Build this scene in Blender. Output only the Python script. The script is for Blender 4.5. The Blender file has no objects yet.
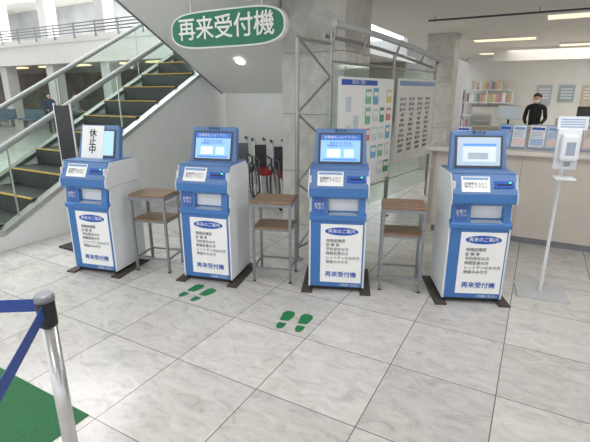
import bpy, bmesh, math, random
from mathutils import Vector, Matrix, Euler
random.seed(4)
sc=bpy.context.scene
R=math.radians
H=1.62
# ---------------------------------------------------------------- materials
MATS={}
def mat(name,col,rough=.5,metal=0,emit=0,ecol=None,var=.04,scale=8,bump=0,alpha=1,trans=0):
    if name in MATS: return MATS[name]
    m=bpy.data.materials.new(name); m.use_nodes=True
    nt=m.node_tree; b=nt.nodes['Principled BSDF']
    c=(*col,1)
    b.inputs['Roughness'].default_value=rough; b.inputs['Metallic'].default_value=metal
    tc=nt.nodes.new('ShaderNodeTexCoord'); n=nt.nodes.new('ShaderNodeTexNoise')
    n.inputs['Scale'].default_value=scale; n.inputs['Detail'].default_value=4
    nt.links.new(tc.outputs['Object'],n.inputs['Vector'])
    r=nt.nodes.new('ShaderNodeValToRGB')
    r.color_ramp.elements[0].position=.3; r.color_ramp.elements[1].position=.7
    r.color_ramp.elements[0].color=(*[max(0,x*(1-var)) for x in col],1)
    r.color_ramp.elements[1].color=(*[min(1,x*(1+var)) for x in col],1)
    nt.links.new(n.outputs['Fac'],r.inputs['Fac']); nt.links.new(r.outputs['Color'],b.inputs['Base Color'])
    if emit:
        b.inputs['Emission Color'].default_value=(*(ecol or col),1); b.inputs['Emission Strength'].default_value=emit
    MATS[name]=m; return m
def hexc(h):
    h=h.lstrip('#'); o=[]
    for i in (0,2,4):
        v=int(h[i:i+2],16)/255; o.append(v/12.92 if v<.04045 else ((v+.055)/1.055)**2.4)
    return tuple(o)
M_blue=mat('kiosk_blue',hexc('4377b6'),.4,var=.02)
M_hblue=mat('kiosk_housing_blue',hexc('5f81b2'),.4,var=.02)
M_lblue=mat('kiosk_light_blue',hexc('7f9fca'),.4,var=.02)
M_kwhite=mat('kiosk_white',hexc('e1e4e7'),.4,var=.02)
M_kgrey=mat('kiosk_grey',hexc('9aa4b4'),.45,var=.03)
M_lgrey=mat('light_grey_metal',hexc('bfc1c2'),.4,var=.03)
M_black=mat('black_plastic',(.012,.012,.014),.45)
M_dark=mat('dark_plate',hexc('4a443f'),.6,var=.1)
M_white=mat('white_paint',hexc('eeeeea'),.6,var=.015,scale=3)
M_paper=mat('paper_white',hexc('f6f6f4'),.6,var=.01)
M_ink=mat('ink_black',(.03,.03,.035),.6)
M_igrey=mat('ink_grey',hexc('4c4e54'),.6)
M_iblue=mat('ink_blue',hexc('2458b8'),.5)
M_steel=mat('brushed_steel',(.62,.62,.62),.28,1,var=.05,scale=30)
M_fsteel=mat('frame_steel',hexc('a2a2a2'),.35,.7,var=.05,scale=30)
M_gsteel=mat('grey_painted_steel',hexc('8d9095'),.4,.5)
M_wood=mat('table_wood',hexc('8f735c'),.45,var=.15,scale=14)
M_green=mat('sign_green',hexc('127a58'),.3,var=.02)
M_fgreen=mat('floor_mark_green',hexc('157a45'),.5,var=.12,scale=20)
M_mat=mat('floor_mat_green',hexc('2a6a41'),.8,var=.15,scale=60)
M_belt=mat('belt_blue',hexc('2a4a96'),.6,var=.08,scale=60)
M_ceil=mat('ceiling_white',hexc('e6e3dd'),.8,var=.01)
M_cream=mat('counter_cream',hexc('cfc6ba'),.4,var=.05,scale=5)
M_ctop=mat('counter_top',hexc('ddd6cc'),.35,var=.03)
M_soff=mat('soffit_paint',hexc('e6e6e4'),.6,var=.02)
M_clad=mat('escalator_cladding',hexc('eceeec'),.35,.0,var=.02)
M_esc=mat('escalator_step_dark',hexc('262628'),.45,.2,var=.15)
M_cleat=mat('escalator_cleat',hexc('4e4e50'),.45,.3)
M_yel=mat('safety_yellow',hexc('d8a838'),.5)
M_rail=mat('handrail_rubber',hexc('9aa09e'),.5)
M_red=mat('red_vinyl',hexc('a82a2e'),.5)
M_lamp=mat('ceiling_lamp_panel',hexc('fff0c0'),.5,emit=1.1,ecol=(1,.84,.56))
M_lamp2=mat('ceiling_lamp_panel_bright',(1,.98,.95),.5,emit=14.5,ecol=(.98,.98,1))
M_skin=mat('skin',hexc('d9a98a'),.5)
M_hair=mat('hair_black',(.015,.012,.01),.5)
M_cloth=mat('cloth_black',(.02,.02,.024),.8,var=.2)
def glass(name,col,base,edge,gl=(.9,1,.95)):
    m=bpy.data.materials.new(name); m.use_nodes=True; nt=m.node_tree; nt.nodes.clear(); N=nt.nodes.new; L=nt.links.new
    o=N('ShaderNodeOutputMaterial'); mx=N('ShaderNodeMixShader')
    t=N('ShaderNodeBsdfTransparent'); t.inputs[0].default_value=(*col,1)
    g=N('ShaderNodeBsdfGlossy'); g.inputs['Roughness'].default_value=.04; g.inputs[0].default_value=(*gl,1)
    f=N('ShaderNodeLayerWeight'); f.inputs[0].default_value=.5
    p=N('ShaderNodeMath'); p.operation='POWER'; p.inputs[1].default_value=4; L(f.outputs['Facing'],p.inputs[0])
    q=N('ShaderNodeMath'); q.operation='MULTIPLY_ADD'; q.inputs[1].default_value=edge; q.inputs[2].default_value=base; L(p.outputs[0],q.inputs[0])
    L(q.outputs[0],mx.inputs[0]); L(t.outputs[0],mx.inputs[1]); L(g.outputs[0],mx.inputs[2])
    L(mx.outputs[0],o.inputs[0]); return m
M_glass=glass('balustrade_glass',(.90,.95,.925),.04,.4)
M_glass2=glass('board_glass',(.88,.93,.905),.07,.35)
def floor_mat():
    m=bpy.data.materials.new('marble_tile'); m.use_nodes=True; nt=m.node_tree; b=nt.nodes['Principled BSDF']; L=nt.links.new; N=nt.nodes.new
    tc=N('ShaderNodeTexCoord'); mp=N('ShaderNodeMapping'); mp.inputs['Location'].default_value=(60,60.09,0)
    L(tc.outputs['Object'],mp.inputs['Vector'])
    br=N('ShaderNodeTexBrick'); br.offset=0; br.squash=1
    br.inputs['Scale'].default_value=1; br.inputs['Brick Width'].default_value=.6; br.inputs['Row Height'].default_value=.6
    br.inputs['Mortar Size'].default_value=.0028; br.inputs['Mortar Smooth'].default_value=0; br.inputs['Bias'].default_value=0
    L(mp.outputs[0],br.inputs['Vector'])
    sc_=N('ShaderNodeVectorMath'); sc_.operation='SCALE'; sc_.inputs['Scale'].default_value=1/.6; L(mp.outputs[0],sc_.inputs[0])
    fl=N('ShaderNodeVectorMath'); fl.operation='FLOOR'; L(sc_.outputs[0],fl.inputs[0])
    wn=N('ShaderNodeTexWhiteNoise'); wn.noise_dimensions='2D'; L(fl.outputs[0],wn.inputs['Vector'])
    off=N('ShaderNodeVectorMath'); off.operation='SCALE'; off.inputs['Scale'].default_value=30; L(wn.outputs['Color'],off.inputs[0])
    ad=N('ShaderNodeVectorMath'); ad.operation='ADD'; L(mp.outputs[0],ad.inputs[0]); L(off.outputs[0],ad.inputs[1])
    mp2=N('ShaderNodeMapping'); mp2.inputs['Rotation'].default_value=(0,0,.7); mp2.inputs['Scale'].default_value=(1,1.9,1); L(ad.outputs[0],mp2.inputs['Vector'])
    n1=N('ShaderNodeTexNoise'); n1.inputs['Scale'].default_value=6; n1.inputs['Detail'].default_value=9; n1.inputs['Roughness'].default_value=.74; n1.inputs['Distortion'].default_value=.9
    L(mp2.outputs[0],n1.inputs['Vector'])
    rp=N('ShaderNodeValToRGB'); e=rp.color_ramp.elements
    e[0].position=.3; e[0].color=(*hexc('aeaaa5'),1); e[1].position=.64; e[1].color=(*hexc('d8d5d0'),1)
    k=e.new(.46); k.color=(*hexc('c9c6c1'),1)
    L(n1.outputs['Fac'],rp.inputs['Fac'])
    tv=N('ShaderNodeMapRange'); tv.inputs['To Min'].default_value=.9; tv.inputs['To Max'].default_value=1.04; L(wn.outputs['Value'],tv.inputs['Value'])
    mu=N('ShaderNodeVectorMath'); mu.operation='SCALE'; L(rp.outputs['Color'],mu.inputs[0]); L(tv.outputs[0],mu.inputs['Scale'])
    mx=N('ShaderNodeMix'); mx.data_type='RGBA'; L(br.outputs['Fac'],mx.inputs['Factor']); L(mu.outputs[0],mx.inputs['A']); mx.inputs['B'].default_value=(*hexc('6e6964'),1)
    L(mx.outputs['Result'],b.inputs['Base Color'])
    b.inputs['Roughness'].default_value=.18; b.inputs['Specular IOR Level'].default_value=.5
    return m
def stone_mat():
    m=bpy.data.materials.new('column_stone'); m.use_nodes=True; nt=m.node_tree; b=nt.nodes['Principled BSDF']; L=nt.links.new; N=nt.nodes.new
    tc=N('ShaderNodeTexCoord'); n=N('ShaderNodeTexNoise'); n.inputs['Scale'].default_value=5; n.inputs['Detail'].default_value=8; n.inputs['Distortion'].default_value=1.2
    L(tc.outputs['Object'],n.inputs['Vector']); rp=N('ShaderNodeValToRGB'); e=rp.color_ramp.elements
    e[0].position=.3; e[0].color=(*hexc('bcb9b2'),1); e[1].position=.7; e[1].color=(*hexc('d6d3cc'),1)
    L(n.outputs['Fac'],rp.inputs['Fac']); L(rp.outputs['Color'],b.inputs['Base Color']); b.inputs['Roughness'].default_value=.3
    return m
M_floor=floor_mat(); M_stone=stone_mat()
# ---------------------------------------------------------------- helpers
def link(o,parent):
    sc.collection.objects.link(o)
    if parent: o.parent=parent
    return o
def E(name,loc=(0,0,0),rz=0,parent=None,rx=0):
    o=bpy.data.objects.new(name,None); o.location=loc; o.rotation_euler=(rx,0,rz); o.empty_display_size=.1
    return link(o,parent)
def mesh(name,vs,fs,m,parent=None,smooth=False):
    me=bpy.data.meshes.new(name); me.from_pydata([tuple(v) for v in vs],[],fs)
    bm=bmesh.new(); bm.from_mesh(me); bmesh.ops.recalc_face_normals(bm,faces=bm.faces); bm.to_mesh(me); bm.free()
    me.materials.append(m)
    if smooth:
        for p in me.polygons: p.use_smooth=True
    return link(bpy.data.objects.new(name,me),parent)
def box(name,c,s,m,parent=None,rot=(0,0,0),bevel=0):
    x,y,z=[a/2 for a in s]
    vs=[(i*x,j*y,k*z) for i in(-1,1) for j in(-1,1) for k in(-1,1)]
    fs=[(0,1,3,2),(4,6,7,5),(0,4,5,1),(2,3,7,6),(0,2,6,4),(1,5,7,3)]
    o=mesh(name,vs,fs,m,parent); o.location=c; o.rotation_euler=rot
    if bevel:
        b=o.modifiers.new('bevel','BEVEL'); b.width=bevel; b.segments=2
    return o
def bb(name,x0,x1,y0,y1,z0,z1,m,parent=None,bevel=0):
    return box(name,((x0+x1)/2,(y0+y1)/2,(z0+z1)/2),(abs(x1-x0),abs(y1-y0),abs(z1-z0)),m,parent,bevel=bevel)
def prism(name,prof,x0,x1,m,parent=None,axis='x',bevel=0):
    n=len(prof)
    if axis=='x': vs=[(x0,a,b) for a,b in prof]+[(x1,a,b) for a,b in prof]
    elif axis=='z': vs=[(a,b,x0) for a,b in prof]+[(a,b,x1) for a,b in prof]
    else: vs=[(a,x0,b) for a,b in prof]+[(a,x1,b) for a,b in prof]
    fs=[tuple(range(n)),tuple(range(2*n-1,n-1,-1))]+[(i,(i+1)%n,n+(i+1)%n,n+i) for i in range(n)]
    o=mesh(name,vs,fs,m,parent)
    if bevel:
        b=o.modifiers.new('bevel','BEVEL'); b.width=bevel; b.segments=2
    return o
def tube(name,pts,r,m,parent=None,cyclic=False,res=4):
    cu=bpy.data.curves.new(name,'CURVE'); cu.dimensions='3D'; cu.bevel_depth=r; cu.bevel_resolution=res; cu.use_fill_caps=True
    sp=cu.splines.new('POLY'); sp.points.add(len(pts)-1)
    for p,q in zip(sp.points,pts): p.co=(*q,1)
    sp.use_cyclic_u=cyclic
    cu.materials.append(m)
    return link(bpy.data.objects.new(name,cu),parent)
def lathe(name,prof,m,parent=None,loc=(0,0,0),n=32):
    vs=[];fs=[]
    for r,z in prof:
        for i in range(n):
            a=2*math.pi*i/n; vs.append((r*math.cos(a),r*math.sin(a),z))
    for k in range(len(prof)-1):
        for i in range(n):
            j=(i+1)%n; fs.append((k*n+i,k*n+j,(k+1)*n+j,(k+1)*n+i))
    fs.append(tuple(range(n))); fs.append(tuple(range((len(prof)-1)*n,len(prof)*n)))
    o=mesh(name,vs,fs,m,parent,smooth=False); o.location=loc
    for p in o.data.polygons:
        if len(p.vertices)==4: p.use_smooth=True
    return o
def text(name,s,loc,size,m,parent,rot=(R(90),0,0),align='CENTER',bold=0,space=1,ls=1.0,sx=1):
    offs=[(0,0)] if not bold else [(0,0),(bold,0),(-bold,0),(0,bold),(0,-bold)]
    rm=Euler(rot).to_matrix(); cu=bpy.data.curves.new(name,'FONT'); cu.body=s; cu.size=size; cu.align_x=align; cu.align_y='CENTER'
    cu.extrude=0.0004; cu.space_character=space; cu.space_line=ls
    cu.materials.append(m)
    for i,(a,b) in enumerate(offs):
        o=bpy.data.objects.new(name,cu); o.location=Vector(loc)+rm@Vector((a,b,.00005*i)); o.rotation_euler=rot; o.scale=(sx,1,1)
        link(o,parent)
def ellipse(name,cx,cz,rx,rz,y0,y1,m,parent,n=40,pw=1):
    pr=[]
    for i in range(n):
        a=2*math.pi*i/n; c,s_=math.cos(a),math.sin(a)
        pr.append((cx+rx*math.copysign(abs(c)**pw,c),cz+rz*math.copysign(abs(s_)**pw,s_)))
    return prism(name,pr,y0,y1,m,parent,axis='y')
AZ=R(-29)
def G(p,s,z=0):
    return Vector((p*math.cos(R(29))+s*math.sin(R(29)),-p*math.sin(R(29))+s*math.cos(R(29)),z))
# ---------------------------------------------------------------- floor / ceilings / walls  (grid frame: x=p, y=s)
o=bb('floor',-60,22,-8,40,-.1,0,M_floor); 
for v in o.data.vertices: v.co+=o.location
o.location=(0,0,0); o.rotation_euler=(0,0,AZ)
def gb(name,x0,x1,y0,y1,z0,z1,m,bevel=0):
    o=bb(name,x0,x1,y0,y1,z0,z1,m,None,bevel)
    c=o.location.copy(); o.location=G(c.x,c.y,c.z); o.rotation_euler=(0,0,AZ); return o
gb('ceiling',-2.75,14,-6,26,2.75,3.0,M_ceil)
gb('ceiling_atrium',-60,-2.75,-2,40,8.2,8.5,M_ceil)
gb('wall_back',-2.75,14,20,20.3,0,2.75,M_white)
gb('wall_right',9,9.2,5.5,20,0,2.75,M_white)
gb('wall_far_left',-60,-2.75,30,30.3,0,8.2,M_soff)
gb('wall_under_stair',-4.66,-2.6,6.0,6.1,0,1.75,M_white)
for nm,(x0,x1,y0,y1,h) in {'column':(-2.75,-1.95,4.64,5.44,2.75),'column.001':(-2.2,-1.65,9.5,10.05,2.75)}.items():
    g=E(nm,G((x0+x1)/2,(y0+y1)/2),AZ)
    w=(x1-x0)/2
    n=4 if nm=='column' else 3
    for i in range(n):
        za,zb=h*i/n,h*(i+1)/n
        bb('stone_block_%d'%i,-w,w,-w,w,za+.003,zb-.003,M_stone,g,bevel=.005)
    bb('core',-w+.01,w-.01,-w+.01,w-.01,0,h,M_gsteel,g)
lights=[(.5,8.1),(.8,12.8),(1.2,18.3),(-1.2,14.5),(-.9,10.9),(4.5,8.1),(4.5,12.8),(.3,3.0),(.3,-1.8),(4.5,3.0),(-1.5,.6),(4.5,-2),(3.2,5.6)]  # entries after the visible panels are unseen, added as stronger key lights
for i,(p,s) in enumerate(lights):
    g=E('ceiling_light' if i==0 else 'ceiling_light.%03d'%i,G(p,s,2.75),AZ)
    bb('lamp_panel',-.6,.6,-.25,.25,-.03,-.005,M_lamp if i<5 else M_lamp2,g)
    for k,(a,b_,c,d) in enumerate([(-.64,.64,-.29,-.25),(-.64,.64,.25,.29),(-.64,-.6,-.25,.25),(.6,.64,-.25,.25)]):
        bb('trim_%d'%k,a,b_,c,d,-.04,0,M_white,g)
g=E('ceiling_light_rail',G(-.7,7.3,2.68),AZ)  # thin dark overhead lighting rail under the ceiling
tube('rail',[(-1.0,0,0),(2.0,0,0)],.014,M_igrey,g)
for x in(-.9,.5,1.9): tube('hanger',[(x,0,0),(x,0,.07)],.006,M_gsteel,g)
gb('trim_bulkhead',-1.3,9,13.2,13.5,2.42,2.75,M_ceil)
gb('wall_office',-2.4,9,16.5,16.6,0,2.75,M_white)
# ---------------------------------------------------------------- sloping stair soffit
g=E('overhead_staircase',(0,0,0),AZ)
prism('inclined_slab',[(5.97,1.62),(5.97,2.7),(1.2,5.34),(1.2,4.26)],-4.70,-2.78,M_soff,g)
prism('edge_trim',[(5.99,1.60),(5.99,1.70),(1.2,4.35),(1.2,4.24)],-4.73,-4.70,M_gsteel,g)
ps=5.2
dl=E('downlight',(-3.75,ps-.004,1.62+(5.97-ps)*.5535-.004),0,g,rx=-math.atan(.5535))
lathe('ring',[(.09,-.012),(.085,-.016),(.07,-.012)],M_white,dl)
lathe('lamp',[(.07,-.012),(.02,-.014)],mat('downlight_lamp',(1,1,1),.5,emit=6),dl)
# ---------------------------------------------------------------- escalator
g=E('escalator',(0,0,0),AZ)
SL=.52; S0=2.3; S1=10.3
def zl(s): return .06+max(0,min(s,S1)-S0)*SL
pN=-4.80; pF=-6.05
ss=[.2,S0,S1,12]
def side(name,p0,p1,za,zb,m,base=False,s_list=ss):
    top=[(s,zl(s)+zb) for s in s_list]
    bot=[(s,(0 if base else zl(s)+za)) for s in s_list][::-1]
    return prism(name,top+bot,p0,p1,m,g)
side('near_cladding',pN,pN-.10,0,.10,M_clad,True)
side('far_cladding',pF,pF-.10,0,.10,M_clad,True)
side('near_skirt_rail',pN+.012,pN-.11,.10,.16,M_steel)
side('far_skirt_rail',pF+.01,pF-.11,.10,.16,M_steel)
side('near_glass',pN-.05,pN-.06,.16,.92,M_glass,s_list=[.5,S0,S1,12])
side('far_glass',pF-.05,pF-.06,.16,.92,M_glass,s_list=[.5,S0,S1,12])
def rail(name,p):
    pts=[(p,.5-.38*math.sin(a),zl(.5)+.54-.38*math.cos(a)) for a in [math.pi*k/10 for k in range(11)]]
    pts=pts+[(p,S0,zl(S0)+.92),(p,S1,zl(S1)+.92),(p,12,zl(12)+.92)]
    tube(name,pts,.035,M_rail,g)
rail('near_handrail',pN-.055); rail('far_handrail',pF-.055)
for k in range(7):
    s=1.0+k*1.5
    for nm,p in(('near',pN-.055),('far',pF-.055)):
        bb('%s_glass_joint_%d'%(nm,k),p-.008,p+.008,s,s+.012,zl(s)+.16,zl(s)+.92,M_steel,g)
run=.4; rise=run*SL; ns=int((S1-S0)/run)
x0,x1=pN-.11,pF
prof=[(.2,.05),(S0,.05)]
for i in range(ns):
    s=S0+i*run; z=.05+i*rise
    prof+= [(s,z+rise),(s+run,z+rise)]
vsl=[];fsl=[]
for a,b in prof: vsl+=[(x0,a,b),(x1,a,b)]
for i in range(len(prof)-1): fsl.append((2*i,2*i+1,2*i+3,2*i+2))
mesh('steps',vsl,fsl,M_esc,g)
vv=[];ff=[];v2=[];f2=[]
for i in range(ns):
    s=S0+i*run; z=.05+(i+1)*rise+.003
    k=len(vv); vv+=[(x0,s,z),(x1,s,z),(x1,s+.025,z),(x0,s+.025,z)]; ff.append((k,k+1,k+2,k+3))
    k=len(vv); vv+=[(x0,s-.004,z),(x1,s-.004,z),(x1,s-.004,z-.012),(x0,s-.004,z-.012)]; ff.append((k,k+1,k+2,k+3))
    for j in range(8):
        zz=z-.035-j*.02
        k=len(v2); v2+=[(x0,s-.003,zz),(x1,s-.003,zz),(x1,s-.003,zz-.007),(x0,s-.003,zz-.007)]; f2.append((k,k+1,k+2,k+3))
mesh('step_edge_lines',vv,ff,M_yel,g)
mesh('step_riser_cleats',v2,f2,M_cleat,g)
# ---------------------------------------------------------------- far balcony (left hall)
g=E('upper_gallery',(0,0,0),AZ)
bb('fascia',-48,-6.6,14,14.4,3.0,4.2,M_white,g)
bb('fascia_lip',-48,-6.6,13.9,14.0,3.9,4.05,M_soff,g)
bb('slab',-48,-6.6,14.4,26,3.2,3.5,M_white,g)
bb('upper_beam',-48,-6.6,14.2,15.0,6.3,8.2,M_white,g)
for i in range(9):
    x=-10-i*4.3
    bb('pier_%d'%i,x,x+.6,14.5,15.1,0,8.2,M_soff,g)
for k in range(4): tube('gallery_rail_%d'%k,[(-48,13.95,4.3+.13*k),(-6.6,13.95,4.3+.13*k)],.03,M_gsteel,g)
for k in range(28): bb('gallery_rail_post_%d'%k,-48+k*1.5,-47.95+k*1.5,13.93,13.97,4.05,4.75,M_gsteel,g)
bb('back_panel',-48,-6.6,24,24.2,0,3.2,mat('hall_wall_warm',hexc('8f867a'),.7,var=.3,scale=.6),g)
bb('upper_back_panel',-48,-6.6,24,24.2,3.5,8.2,mat('hall_upper',hexc('b4b8ba'),.7,var=.2,scale=.5),g)
for i in range(12):
    x=-9-i*3.1
    bb('window_frame_%d'%i,x,x+2.2,23.9,23.98,4.3,6.0,mat('hall_window',(.8,.9,1),.5,emit=1.5,ecol=(.9,.95,1)),g)
    bb('hall_lamp_%d'%i,x,x+1.4,17,17.4,3.12,3.18,M_lamp,g)
    bb('hall_lamp_b%d'%i,x,x+1.4,20,20.4,7.9,8.0,M_lamp2,g)
for i in range(14):
    x=-10-i*2.4
    bb('hall_bench_back_%d'%i,x,x+1.5,12.5,12.6,.4,.85,mat('bench_blue',hexc('5f7486'),.6),g)
    bb('hall_bench_seat_%d'%i,x,x+1.5,12.1,12.6,.36,.44,MATS['bench_blue'],g)
    for xx in(x+.1,x+1.4): bb('hall_bench_leg_%d'%i,xx-.02,xx+.02,12.3,12.5,0,.37,M_gsteel,g)
# ---------------------------------------------------------------- hanging sign
c=G(-2.93,3.83,2.25)
g=E('hanging_oval_sign',c,AZ)
def stad(hw,hh,n=20,pw=.42):
    pts=[]
    for i in range(4*n):
        a=2*math.pi*i/(4*n); cx,sx_=math.cos(a),math.sin(a)
        pts.append((hw*math.copysign(abs(cx)**pw,cx),hh*math.copysign(abs(sx_)**.75,sx_)))
    return pts
prism('border',stad(.72,.182),-.03,.03,M_paper,g,axis='y')
prism('face',stad(.70,.166),-.036,.036,M_green,g,axis='y')
text('lettering','再来受付機',(0,-.042,.0),.235,M_paper,g,bold=.0035,sx=1.04)
for x in(-.45,.45): tube('hanger_rod',[(x,0,.17),(x,0,.5 if x>0 else .515)],.008,M_steel,g)
# ---------------------------------------------------------------- kiosks
def screen_mat(i):
    cols=['a5cbdc','8fbbe6','8fbbe6','a4b4c2']
    return mat('screen_glow_%d'%i,hexc(cols[i]),.2,emit=.55,ecol=hexc(cols[i]))
def kiosk(idx,loc,rz):
    nm='reception_kiosk' if idx==0 else 'reception_kiosk.%03d'%idx
    g=E(nm,(loc[0],loc[1],0),rz)
    W=.232
    for s_ in(-1,1):
        bb('floor_plate_%s'%('l' if s_<0 else 'r'),s_*.20,s_*.29,-.05,.50,0,.014,M_dark,g)
    bb('plinth',-W+.02,W-.02,.03,.44,.014,.05,M_black,g)
    bb('lower_door',-W+.014,W-.014,0,.05,.045,.635,M_blue,g,bevel=.008)
    bb('rear_body',-W+.018,W-.018,.05,.45,.045,.99,M_kwhite,g)
    sp=[(.006,.04),(.006,.645),(.03,.66),(.045,.79),(.0,.83),(.0,.99),(.455,.99),(.455,.04)]
    prism('side_panel_l',sp,-W,-W+.016,M_kwhite,g,bevel=.003)
    prism('side_panel_r',sp,W-.016,W,M_kwhite,g,bevel=.003)
    prism('console_ledge',[(-.015,.63),(-.015,.665),(.05,.70),(.10,.70),(.10,.63)],-W+.004,W-.004,M_blue,g,bevel=.005)
    prism('recess_cheek_l',[(.0,.665),(.02,.83),(.12,.83),(.12,.665)],-W+.018,-.08,M_blue,g)
    prism('recess_cheek_r',[(.0,.665),(.02,.83),(.12,.83),(.12,.665)],.16,W-.018,M_blue,g)
    bb('recess_back',-.08,.16,.085,.1,.69,.83,M_black,g)
    prism('paper_tray',[(.0,.668),(.0,.682),(.085,.705),(.085,.68)],-.075,.155,M_kgrey,g)
    prism('recess_hood',[(-.005,.81),(-.005,.83),(.1,.83),(.1,.80)],-.08,.16,M_hblue,g)
    bb('ticket_slot_bezel',-.03,.12,.0,.012,.680,.696,M_kgrey,g)
    box('cheek_sticker',(-.150,.0085,.745),(.09,.002,.12),mat('sticker_blue',hexc('3f62a8'),.5),g,rot=(-.12,0,0))
    text('cheek_sticker_text','お取り\n下さい',(-.150,.006,.745),.028,M_paper,g,rot=(R(90-6.9),0,0))
    up=[(-.022,.825),(-.022,.885),(.065,1.04),(.40,1.04),(.455,.98),(.455,.825)]
    prism('upper_console',up,-W,W,M_blue,g,bevel=.008)
    for nm_,xa,xb in(('console_cheek_l',-W-.010,-W),('console_cheek_r',W,W+.010)):
        prism(nm_,up,xa,xb,M_kwhite,g,bevel=.005)
    prism('console_top_cover',[(.062,1.035),(.062,1.048),(.405,1.048),(.405,1.035)],-W-.006,W+.006,M_hblue,g,bevel=.004)
    a=math.atan2(.087,.155)
    d=E('console_face',(0,-.023,.887),0,g,rx=-a)
    bb('console_face_panel',-W+.004,W-.004,-.004,0,.010,.168,M_hblue,d)
    bb('card_label',-.17,.035,-.007,-.004,.03,.15,M_paper,d)
    bb('card_label_band',-.16,.025,-.009,-.007,.124,.143,M_lblue,d)
    text('card_label_text','診察券を入れて\n受付して下さい',(-.067,-.0085,.08),.024,M_igrey,d)
    bb('card_slot_bezel',.065,.205,-.012,-.004,.06,.115,M_iblue,d,bevel=.003)
    bb('card_slot',.085,.185,-.014,-.012,.08,.092,M_black,d)
    bb('status_lamp',.17,.185,-.014,-.012,.1,.108,mat('led_green',(.1,.8,.2),.4,emit=2),d)
    a2=R(15)
    d=E('display',(0,.215,1.035),0,g,rx=-a2)
    prism('display_neck',[(.02,-.02),(.02,.06),(.12,.06),(.12,-.02)],-.12,.12,M_kgrey,d)
    prism('display_housing',[(-.220,.005),(-.205,.315),(.205,.315),(.220,.005)],0,.06,M_hblue,d,axis='y',bevel=.012)
    prism('display_back',[(.05,.03),(.05,.28),(.09,.24),(.11,.03)],-.16,.16,M_kgrey,d)
    bb('display_bezel',-.182,.182,-.006,0,.022,.275,M_igrey,d,bevel=.003)
    bb('display_screen',-.163,.163,-.009,-.006,.04,.26,screen_mat(idx),d)
    if idx==0:
        bb('notice_paper',-.175,.06,-.013,-.010,.01,.305,M_paper,d)
        text('notice_text','休\n止\n中',(-.055,-.015,.158),.082,M_ink,d,bold=.0012,ls=.9)
    elif idx<3:
        bb('screen_header',-.163,.163,-.011,-.009,.215,.26,mat('scr_navy',hexc('3a6fc0'),.3,emit=.4),d)
        text('screen_title','診察券を入れて下さい',(0,-.0125,.237),.027,M_paper,d)
        text('screen_text','受付をされる方は\n診察券を入れて下さい',(0,-.0105,.18),.022,M_iblue,d)
        bb('screen_picture',-.11,.0,-.011,-.009,.075,.14,mat('scr_pale',hexc('dbe9f4'),.3,emit=.7),d)
        bb('screen_picture_card',.03,.11,-.011,-.009,.075,.14,mat('scr_pink',hexc('c5dcf0'),.3,emit=.6),d)
        bb('screen_footer',-.14,.14,-.011,-.009,.048,.062,mat('scr_navy2',hexc('5f93d3'),.3,emit=.4),d)
    else:
        bb('screen_window',-.12,.13,-.011,-.009,.07,.21,mat('scr_pale2',hexc('c3ced8'),.3,emit=.5),d)
        bb('screen_header',-.12,.13,-.0125,-.011,.19,.21,mat('scr_navy2',hexc('5f93d3'),.3,emit=.4),d)
        bb('screen_window_shade',-.08,.07,-.0125,-.011,.09,.14,mat('scr_tan',hexc('a3aeb6'),.3,emit=.3),d)
    if idx>0:
        bb('status_plate',-.10,.10,-.003,0,.280,.308,M_hblue,d)
        text('status_text','受 付 中',(0,-.006,.294),.029,M_ink,d,bold=.0004)
    x0,x1,z0,z1=(-.135,.205,.09,.60)
    bb('poster',x0,x1,-.004,-.001,z0,z1,M_paper,g)
    cx=(x0+x1)/2
    ellipse('poster_header',cx,z1-.06,.135,.034,-.0055,-.004,M_iblue,g)
    text('poster_title','再来のご案内',(cx,-.007,z1-.06),.037,M_paper,g)
    lines=['保険証確認','診 察 券','予約受診の方','時間変更の方','レントゲンのみの方','検査のみの方']
    text('poster_lines','\n'.join(lines),(x0+.045,-.006,z1-.235),.031,M_igrey,g,align='LEFT',ls=1.2)
    text('poster_footer','再来受付機',(cx,-.006,z0+.07),.052,M_iblue,g,bold=.0007)
    text('door_text','ご利用ください',(.11,-.003,.066),.024,M_paper,g)
kp=[((-1.86,3.72),-16),((-.775,3.52),-15),((.345,3.33),-7),((1.41,3.12),-5)]
for i,(l,a) in enumerate(kp): kiosk(i,l,R(a))
# ---------------------------------------------------------------- side tables
def table(idx,loc,rz):
    g=E('side_table' if idx==0 else 'side_table.%03d'%idx,(loc[0],loc[1],0),rz)
    w,dp,h=.175,.30,.74
    bb('top',-w,w,0,dp,h-.022,h,M_wood,g,bevel=.004)
    bb('top_edge',-w-.003,w+.003,-.004,dp+.004,h-.05,h-.022,M_gsteel,g)
    bb('shelf',-w+.01,w-.01,.02,dp-.02,.49,.505,M_wood,g)
    bb('shelf_edge',-w+.005,w-.005,.012,dp-.012,.475,.49,M_gsteel,g)
    for k,(x,y) in enumerate([(-w+.012,.012),(w-.012,.012),(-w+.012,dp-.012),(w-.012,dp-.012)]):
        bb('leg_%d'%k,x-.011,x+.011,y-.011,y+.011,.01,h-.04,M_gsteel,g)
        bb('foot_%d'%k,x-.013,x+.013,y-.013,y+.013,0,.012,M_black,g)
    for y in(.012,dp-.012): bb('stretcher',-w+.02,w-.02,y-.008,y+.008,.12,.135,M_gsteel,g)
    for x in(-w+.012,w-.012): bb('side_stretcher',x-.008,x+.008,.02,dp-.02,.12,.135,M_gsteel,g)
table(0,(-1.34,3.76),R(-12)); table(1,(-.205,3.52),R(-10)); table(2,(.88,3.33),R(-10))
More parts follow.
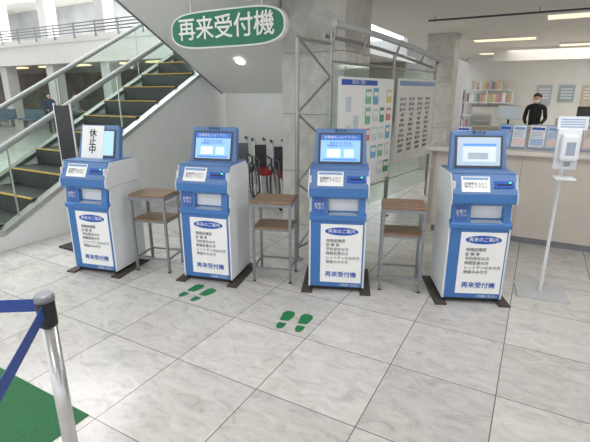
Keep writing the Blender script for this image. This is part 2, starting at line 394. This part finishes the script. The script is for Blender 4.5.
# ---------------------------------------------------------------- notice board frame
A=Vector((.02,4.08,0)); B=Vector((2.15,6.95,0)); dr=(B-A); Ln=dr.length; az=math.atan2(dr.y,dr.x)
g=E('notice_board_frame',A,az)
T=.56
for x in(0,T):
    tube('post',[(x,0,0),(x,0,2.18 if x else 2.08)],.02,M_fsteel,g)
    lathe('post_foot',[(.06,0),(.06,.012),(.03,.02)],M_steel,g,loc=(x,0,0))
zsn=[.12+.33*k for k in range(7)]
for k in range(6):
    a,b=(0,T) if k%2==0 else (T,0)
    tube('lattice_%d'%k,[(a,0,zsn[k]),(b,0,zsn[k+1])],.012,M_fsteel,g)
for z in(.12,2.08): tube('lattice_bar',[(0,0,z),(T,0,z)],.014,M_fsteel,g)
for x in(2.05,Ln):
    tube('post',[(x,0,0),(x,0,2.08)],.018,M_fsteel,g)
    lathe('post_foot',[(.06,0),(.06,.012),(.03,.02)],M_steel,g,loc=(x,0,0))
ZB=2.09
def arch(z0,y): return [(x,y,z0+.16*math.cos((x-.5)/(Ln-.5)*math.pi/2)) for x in [T-.06+(Ln-T+.06)*k/14 for k in range(15)]]
tube('arch_beam_front',arch(ZB,-.07),.034,M_lgrey,g)
tube('arch_beam_rear',arch(ZB-.10,.05),.02,M_fsteel,g)
for x in(T,1.2,2.05,2.9,Ln-.02): tube('beam_bracket',[(x,-.07,ZB+.16*math.cos((x-.5)/(Ln-.5)*math.pi/2)),(x,.0,2.02)],.014,M_fsteel,g)
tube('mid_bar',[(T,0,1.92),(Ln,0,1.92)],.012,M_fsteel,g); tube('low_bar',[(T,0,.5),(Ln,0,.5)],.012,M_fsteel,g)
bb('glass_pane_1',T+.03,2.02,.0,.008,.25,1.9,M_glass2,g)
bb('glass_pane_2',2.08,Ln-.03,.0,.008,.25,1.9,M_glass2,g)
for x in(T+.03,2.0,2.08,Ln-.04): bb('glass_edge',x,x+.014,-.004,.012,.25,1.9,M_fsteel,g)
bb('board_panel',T+.10,1.98,-.05,-.03,.56,1.78,M_paper,g)
bb('board_header',T+.14,T+.95,-.054,-.05,1.70,1.755,M_iblue,g)
text('board_title','院内のご案内',(T+.50,-.056,1.728),.05,M_paper,g)
pc=['6fb3d8','88c4a0','4f8fc8','e2d27a','d9e4ea','5aa08c','e0e6f0','7fb7e2','d98a7a']
for r_ in range(5):
    for c_ in range(4):
        x=1.30+c_*.185; z=1.58-r_*.215
        if random.random()<.8:
            k=random.choice(pc); w_=random.uniform(.055,.075); h_=random.uniform(.07,.095)
            bb('leaflet_%d%d'%(r_,c_),x-w_,x+w_,-.054,-.05,z-h_,z+h_,mat('leaf_'+k,hexc(k),.5,var=.25,scale=25),g)
            bb('leaflet_head_%d%d'%(r_,c_),x-w_*.8,x+w_*.8,-.056,-.054,z+.0,z+.05,M_paper,g)
for k,(x,z) in enumerate([(.85,1.5),(1.02,1.3),(.86,1.2),(1.0,.95),(.84,.85)]):
    bb('notice_sheet_%d'%k,x-.055,x+.055,-.054,-.05,z-.08,z+.08,mat('leaf_pale',hexc('d3dce4'),.5),g)
bb('timetable_panel',2.12,Ln-.10,-.05,-.03,.7,1.80,mat('tt_panel',hexc('e8e8e4'),.5),g)
bb('timetable_header',2.16,Ln-.14,-.054,-.05,1.71,1.77,M_lblue,g)
for c_ in range(4):
    x=2.28+c_*.30
    text('timetable_text_%d'%c_,'\n'.join(['内科 午前','外科 午前','眼科 予約','小児科','皮膚科','整形外科','耳鼻科','受付 8:30','眼科 予約','放射線科','泌尿器科']),(x,-.056,1.2),.05,M_igrey,g,ls=1.35,sx=.85)
# ---------------------------------------------------------------- reception counter
g=E('reception_counter',(0,0,0),AZ)
bb('front_panel',-1.05,5.5,5.2,5.26,.08,.98,M_cream,g)
bb('kick_plate',-1.03,5.5,5.24,5.3,0,.08,M_gsteel,g)
bb('end_panel',-1.05,-.99,5.2,6.0,.0,.98,M_cream,g)
for k in range(5): bb('panel_joint_%d'%k,-.1+k*1.2,-.096+k*1.2,5.197,5.2,.08,.98,M_gsteel,g)
bb('counter_top',-1.10,5.5,5.12,5.62,.98,1.03,M_ctop,g,bevel=.008)
bb('work_top',-1.05,5.5,5.62,6.2,.70,.74,M_ctop,g)
bb('work_front',-1.05,5.5,6.14,6.2,0,.70,M_cream,g)
def holder(nm,p,s,w,h,cols,tilt=.2,rz=0,z=1.03):
    e=E(nm,G(p,s,z),AZ+rz)
    bb('stand_base',-w/2,w/2,-.02,.12,0,.01,M_kgrey,e)
    d=E('sheets',(0,0,.008),0,e,rx=-tilt)
    bb('back_plate',-w/2,w/2,.004,.01,0,h,M_kgrey,d)
    n=len(cols); ww=w/n
    for i,cx in enumerate(cols):
        x=-w/2+ww*i
        bb('leaflet_%d'%i,x+.006,x+ww-.006,-.002,.003,.02,h-.01,mat('leaf_'+cx,hexc(cx),.5,var=.15,scale=25),d)
        bb('leaflet_title_%d'%i,x+.02,x+ww-.02,-.004,-.002,h*.78,h*.88,M_iblue if i%2==0 else M_lblue,d)
        bb('leaflet_picture_%d'%i,x+.02,x+ww-.02,-.004,-.002,h*.15,h*.42,mat('pic_%d'%(i%3),hexc(['a9c0e2','e6cfc6','8fb0d8'][i%3]),.5),d)
        for q in range(4): bb('leaflet_line_%d%d'%(i,q),x+.02,x+ww-.03,-.004,-.002,h*(.48+.07*q),h*(.50+.07*q),M_kgrey,d)
    tube('prop',[(0,.11,.01),(0,.03,h*.7)],.005,M_steel,e)
holder('brochure_stand',-.24,5.3,.28,.26,['8fb0dc','dfe7f2'])
holder('brochure_stand.001',.08,5.32,.32,.26,['e9edf4','c3d2ea'],rz=-.15)
holder('brochure_stand.002',.42,5.38,.30,.29,['eef1f5','d8c8c0'],rz=.1)
holder('brochure_stand.003',.80,5.36,.36,.34,['e9edf4','8fb0dc','eef1f5'])
holder('brochure_stand.004',-.75,5.35,.16,.22,['dfe7f2'])
# ---------------------------------------------------------------- inner office
g=E('inner_office_desk',(0,0,0),AZ)
bb('desk_front',-1.3,6,10.2,10.26,0,.92,M_cream,g); bb('desk_top',-1.35,6,10.1,10.6,.92,.96,M_ctop,g)
for k in range(3):
    g=E('computer_monitor' if k==0 else 'computer_monitor.%03d'%k,G([-.58,.85,1.9][k],10.4,.96),AZ)
    bb('foot',-.12,.12,-.08,.08,0,.015,M_black,g); bb('stem',-.02,.02,.0,.03,.015,.2,M_black,g)
    bb('panel',-.22,.22,-.02,.02,.12,.40,M_black if k else M_kwhite,g,bevel=.005)
    bb('screen',-.20,.20,-.024,-.02,.14,.38,mat('mon_screen',hexc('b8c4cc'),.3,emit=.3) if k==0 else M_igrey,g)
g=E('desk_printer',G(-1.1,10.35,.96),AZ)
bb('body',-.2,.2,-.17,.17,0,.2,M_lgrey,g,bevel=.01); prism('lid',[(-.16,.2),(-.12,.25),(.14,.25),(.17,.2)],-.18,.18,M_kwhite,g); bb('paper_out',-.12,.12,-.22,-.1,.08,.09,M_paper,g)
for k in range(2):
    g=E('document_tray' if k==0 else 'document_tray.%03d'%k,G([1.37,.42][k],10.35,.96),AZ)
    for j in range(3): bb('tray_%d'%j,-.13,.13,-.15,.15,.0+.07*j,.01+.07*j,M_kgrey,g); bb('papers_%d'%j,-.11,.11,-.13,.13,.01+.07*j,.035+.07*j,M_paper,g)
    for x in(-.13,.13): bb('tray_side',x-.004,x+.004,-.15,.15,0,.17,M_kgrey,g)
g=E('file_shelving',G(-1.75,15.9,0),AZ)
for z in(.1,.5,.9,1.3,1.7): bb('shelf_board',-.6,.9,-.25,.25,z,z+.03,M_kwhite,g)
for x in(-.6,.15,.9): bb('shelf_upright',x-.02,x+.02,-.25,.25,0,1.73,M_kwhite,g)
fc=['d8cfc0','e9e6df','c9a0a8','b8c2cc','cfc39a','eeeeee','8a8f98']
for z in(.13,.53,.93,1.33,1.73):
    x=-.55
    while x<.8:
        w=random.uniform(.05,.12); 
        if random.random()<.8: 
            cc=random.choice(fc); bb('binder',x,x+w-.008,-.22,.1,z,z+random.uniform(.2,.3),mat('bd_'+cc,hexc(cc),.6),g)
        x+=w
g=E('wall_poster',G(1.7,16.44,1.5),AZ)
for k in range(6):
    x=-1.9+k*.62
    bb('sheet_%d'%k,x,x+.42,.0,.05,-.3+.15*(k%2),.35,mat('sheet_%d'%(k%3),hexc(['b9c4cc','a3b4be','cfc4b2'][k%3]),.5),g)
    for q in range(4): bb('sheet_line_%d%d'%(k,q),x+.05,x+.36,-.01,.0,.22-.09*q,.25-.09*q,M_paper,g)
g=E('office_partition',(0,0,0),AZ)
bb('partition_panel',-1.5,-.6,11.8,11.9,0,1.3,M_soff,g); bb('partition_cap',-1.52,-.58,11.78,11.92,1.3,1.34,M_gsteel,g)
# ---------------------------------------------------------------- hand sanitizer stand
g=E('hand_sanitizer_stand',(2.08,3.33,0),R(-20))
bb('base_plate',-.19,.19,-.17,.15,0,.012,M_lgrey,g,bevel=.004)
tube('pole',[(0,0,.012),(0,0,1.32)],.013,M_kwhite,g)
bb('dispenser_back',-.07,.09,-.02,.0,1.05,1.36,M_kwhite,g,bevel=.006)
bb('dispenser_body',-.055,.075,-.12,-.02,1.12,1.33,M_kwhite,g,bevel=.025)
bb('dispenser_window',-.02,.04,-.123,-.118,1.17,1.27,M_kgrey,g,bevel=.002)
lathe('nozzle',[(.02,1.085),(.02,1.12)],M_kgrey,g,loc=(.01,-.08,0),n=16)
bb('drip_tray',-.06,.08,-.14,-.0,.985,1.0,M_kwhite,g,bevel=.004)
bb('instruction_card',-.08,.12,-.01,.0,1.35,1.45,M_kwhite,g)
for q in range(4): bb('card_line_%d'%q,-.06,.10,-.012,-.01,1.37+.018*q,1.376+.018*q,M_lblue,g)
tube('card_clip',[(0,-.002,1.3),(0,-.002,1.4)],.006,M_steel,g)
# ---------------------------------------------------------------- stanchions
def post(idx,loc):
    g=E('belt_barrier_post' if idx==0 else 'belt_barrier_post.%03d'%idx,(loc[0],loc[1],0))
    lathe('base',[(.17,0),(.17,.012),(.15,.022),(.03,.035)],M_steel,g)
    lathe('pole',[(.026,.03),(.026,.83)],M_steel,g)
    lathe('head',[(.03,.83),(.031,.84),(.031,.925),(.027,.93)],M_black,g)
    lathe('cap',[(.033,.925),(.033,.94),(.028,.95)],M_gsteel,g)
    return g
P0=(-.875,1.36);P1=(-2.5,1.5);P2=(-.42,-.45)
g0=post(0,P0);post(1,P1);post(2,P2)
def belt(nm,a,b,z,parent,hh=.024):
    a=Vector(a);b=Vector(b);d=(b-a).normalized();a2=a+d*.034;b2=b-d*.034
    n=Vector((-d.y,d.x))*.0012; o=Vector(P0)
    mid=12; vs=[];fs=[]
    for i in range(mid+1):
        t=i/mid; q=a2.lerp(b2,t)-o; sag=-.035*4*t*(1-t)
        for dn in(-1,1):
            vs+=[(q.x+n.x*dn,q.y+n.y*dn,z-hh+sag),(q.x+n.x*dn,q.y+n.y*dn,z+hh+sag)]
    for i in range(mid):
        k=4*i
        fs+=[(k,k+1,k+5,k+4),(k+2,k+3,k+7,k+6),(k+1,k+3,k+7,k+5),(k,k+2,k+6,k+4)]
    mesh(nm,vs,fs,M_belt,parent)
belt('belt_left',P0,P1,.905,g0); belt('belt_near',P0,P2,.895,g0)
# ---------------------------------------------------------------- floor marks
gb('floor_mat',-7.0,-1.85,.66,1.11,0,.006,M_mat)
def foot(parent,x,m):
    sole=[(-.035,.02),(-.045,.08),(-.05,.13),(-.035,.165),(0,.175),(.035,.16),(.047,.12),(.04,.07),(.03,.03)]
    heel=[(-.03,-.01),(-.032,-.05),(-.02,-.085),(0,-.095),(.02,-.085),(.032,-.05),(.03,-.01)]
    for nm,pr in(('sole',sole),('heel',heel)):
        prism(nm,[(x+a,b) for a,b in pr],0.0,.002,m,parent,axis='z')
for i,(l,a) in enumerate([((-.85,3.28),-35),((-.02,2.80),-20)]):
    g=E('footprint_floor_marker' if i==0 else 'footprint_floor_marker.001',(l[0],l[1],.0005),R(a))
    foot(g,-.072,M_fgreen); foot(g,.072,M_fgreen)
# ---------------------------------------------------------------- wheelchairs
def wheelchair(idx,p,s,rz,back,seat):
    g=E('folded_wheelchair' if idx==0 else 'folded_wheelchair.%03d'%idx,G(p,s),AZ+rz)
    for x in(-.12,.12):
        tube('wheel',[(x,.28*math.cos(a),.29+.28*math.sin(a)) for a in [2*math.pi*k/28 for k in range(28)]],.012,M_igrey,g,cyclic=True)
        for k in range(6):
            a=math.pi*k/6; tube('spoke',[(x,.27*math.cos(a),.29+.27*math.sin(a)),(x,-.27*math.cos(a),.29-.27*math.sin(a))],.003,M_steel,g)
        xx=x*.75
        tube('frame',[(xx,.30,.92),(xx,.18,.9),(xx,.16,.45),(xx,-.25,.45),(xx,-.35,.12)],.012,M_steel,g)
        tube('grip',[(xx,.34,.93),(xx,.24,.912)],.02,M_black,g)
        tube('armrest',[(xx,.16,.68),(xx,-.15,.68),(xx,-.2,.45)],.016,M_igrey,g)
        tube('caster',[(x,-.30+.07*math.cos(a),.085+.07*math.sin(a)) for a in [2*math.pi*k/14 for k in range(14)]],.012,M_black,g,cyclic=True)
    bb('seat',-.09,.09,-.22,.15,.44,.52,seat,g,bevel=.02)
    bb('backrest',-.09,.09,.14,.17,.5,.86,back,g,bevel=.012)
for k in range(3):
    wheelchair(k,-3.95+.38*k,5.50-.06*k,.8,[M_gsteel,M_igrey,M_igrey][k],[M_igrey,M_red,M_red][k])
g=E('information_stand',(-2.33,4.45,0),R(-29))
bb('base',-.2,.2,-.15,.15,0,.02,M_black,g); 
for x in(-.13,.13): tube('upright',[(x,0,.02),(x,0,1.52)],.012,M_steel,g)
bb('panel',-.12,.12,-.01,.01,.95,1.5,M_black,g)
# ---------------------------------------------------------------- people
def person(nm,loc,rz,cloth,pants,h=1.62,mask=True):
    g=E(nm,(loc[0],loc[1],0),rz); k=h/1.62; g.scale=(k,k,k)
    V=[((0,0,.88),(.14,.10)),((0,0,1.05),(.125,.09)),((0,.0,1.25),(.15,.10)),((0,.01,1.36),(.10,.08)),((0,0,1.42),(.05,.05)),
       ((-.17,.01,1.33),(.055,.055)),((-.21,.02,1.08),(.042,.042)),((-.14,-.16,.98),(.034,.034)),
       ((.17,.01,1.33),(.055,.055)),((.21,.02,1.08),(.042,.042)),((.14,-.16,.98),(.034,.034)),]
    Ed=[(0,1),(1,2),(2,3),(3,4),(3,5),(5,6),(6,7),(3,8),(8,9),(9,10)]
    def skin(name,V,Ed,m,root=0):
        me=bpy.data.meshes.new(name); me.from_pydata([v for v,_ in V],Ed,[]); o=bpy.data.objects.new(name,me); link(o,g)
        md=o.modifiers.new('skin','SKIN'); 
        for i,(v,r) in enumerate(V):
            sv=me.skin_vertices[0].data[i]; sv.radius=r; sv.use_root=(i==root)
        md.use_smooth_shade=True
        s=o.modifiers.new('sub','SUBSURF'); s.levels=2; s.render_levels=2; me.materials.append(m); return o
    skin('torso_and_arms',V,Ed,cloth)
    V=[((0,0,.90),(.13,.10)),((-.09,0,.80),(.085,.085)),((-.10,-.01,.47),(.06,.06)),((-.10,.01,.09),(.042,.042)),((-.10,-.14,.04),(.04,.03)),
       ((.09,0,.80),(.085,.085)),((.10,-.01,.47),(.06,.06)),((.10,.01,.09),(.042,.042)),((.10,-.14,.04),(.04,.03))]
    skin('legs',V,[(0,1),(1,2),(2,3),(3,4),(0,5),(5,6),(6,7),(7,8)],pants)
    skin('neck',[((0,0,1.38),(.045,.045)),((0,-.005,1.47),(.042,.042))],[(0,1)],M_skin)
    def ball(name,c,r,m):
        me=bpy.data.meshes.new(name); bm=bmesh.new(); bmesh.ops.create_uvsphere(bm,u_segments=20,v_segments=14,radius=1)
        for v in bm.verts:
            v.co=Vector((v.co.x*r[0],v.co.y*r[1],v.co.z*r[2]))
            if name=='head' and v.co.z<0: v.co.x*=1-.25*(-v.co.z/r[2])
        bm.to_mesh(me); bm.free(); me.materials.append(m)
        for p in me.polygons: p.use_smooth=True
        o=bpy.data.objects.new(name,me); o.location=c; return link(o,g)
    ball('head',(0,-.01,1.515),(.074,.09,.108),M_skin)
    ball('hair',(0,.008,1.566),(.086,.096,.080),M_hair)
    ball('hair_back',(0,.035,1.50),(.082,.07,.10),M_hair)
    ball('nose',(0,-.10,1.495),(.012,.016,.02),M_skin)
    for s_ in(-1,1):
        ball('eye',(s_*.03,-.09,1.515),(.012,.008,.007),M_ink); ball('ear',(s_*.076,-.01,1.50),(.012,.02,.03),M_skin)
        hx=s_*.14
        skin('hand',[((hx,-.16,.98),(.026,.02)),((hx-s_*.015,-.23,.965),(.03,.014))],[(0,1)],M_skin)
        for f in range(4):
            fx=hx-s_*.015+(f-1.5)*.016
            skin('finger',[((fx,-.23,.965),(.008,.008)),((fx,-.275,.962),(.0075,.0075)),((fx,-.30,.945),(.006,.006))],[(0,1),(1,2)],M_skin)
        skin('thumb',[((hx-s_*.02,-.20,.97),(.009,.009)),((hx-s_*.06,-.235,.965),(.007,.007))],[(0,1)],M_skin)
    ball('mouth',(0,-.094,1.46),(.022,.006,.006),mat('lips',hexc('a8605a'),.5))
    if mask: ball('face_mask',(0,-.048,1.468),(.064,.066,.045),M_paper)
pp=G(-.10,11.05); person('office_clerk',(pp.x,pp.y),R(-35),M_cloth,M_cloth,1.60)
pp=G(-17.5,11); person('hall_visitor',(pp.x,pp.y),R(40),mat('cloth_navy',hexc('33405a'),.8),M_cloth,1.6,False)
pp=G(-15.0,10.4); person('hall_visitor.001',(pp.x,pp.y),R(80),mat('cloth_grey',hexc('7a7c80'),.8),M_cloth,1.6,False)
# ---------------------------------------------------------------- world / light / camera
w=bpy.data.worlds.new('World'); sc.world=w; w.use_nodes=True
w.node_tree.nodes['Background'].inputs[0].default_value=(.94,.97,1,1); w.node_tree.nodes['Background'].inputs[1].default_value=1.4
def area(nm,loc,size,energy,col,rot=(0,0,0)):
    l=bpy.data.lights.new(nm,'AREA'); l.shape='RECTANGLE'; l.size=size[0]; l.size_y=size[1]; l.energy=energy; l.color=col
    o=bpy.data.objects.new(nm,l); o.location=loc; o.rotation_euler=rot; sc.collection.objects.link(o)
area('atrium_fill',G(-9,5,7.9),(8,8),1100,(.98,.98,1))  # added area light lifting the ambient level, no fixture modelled
area('hall_fill',G(-22,18,7.5),(16,8),1600,(.98,.98,1))  # added fill that brightens the hall beyond its lamp panels
area('office_fill',G(2,13,2.68),(5,4),130,(1,.97,.93))  # added fill for back office brightness, larger than any ceiling panel
cam=bpy.data.cameras.new('camera'); co=bpy.data.objects.new('camera',cam); sc.collection.objects.link(co)
co.location=(0,0,H); co.rotation_euler=(R(90-16.6),0,0); cam.sensor_width=36; cam.lens=430/590*36; cam.clip_end=200
sc.camera=co
sc.view_settings.view_transform='Standard'
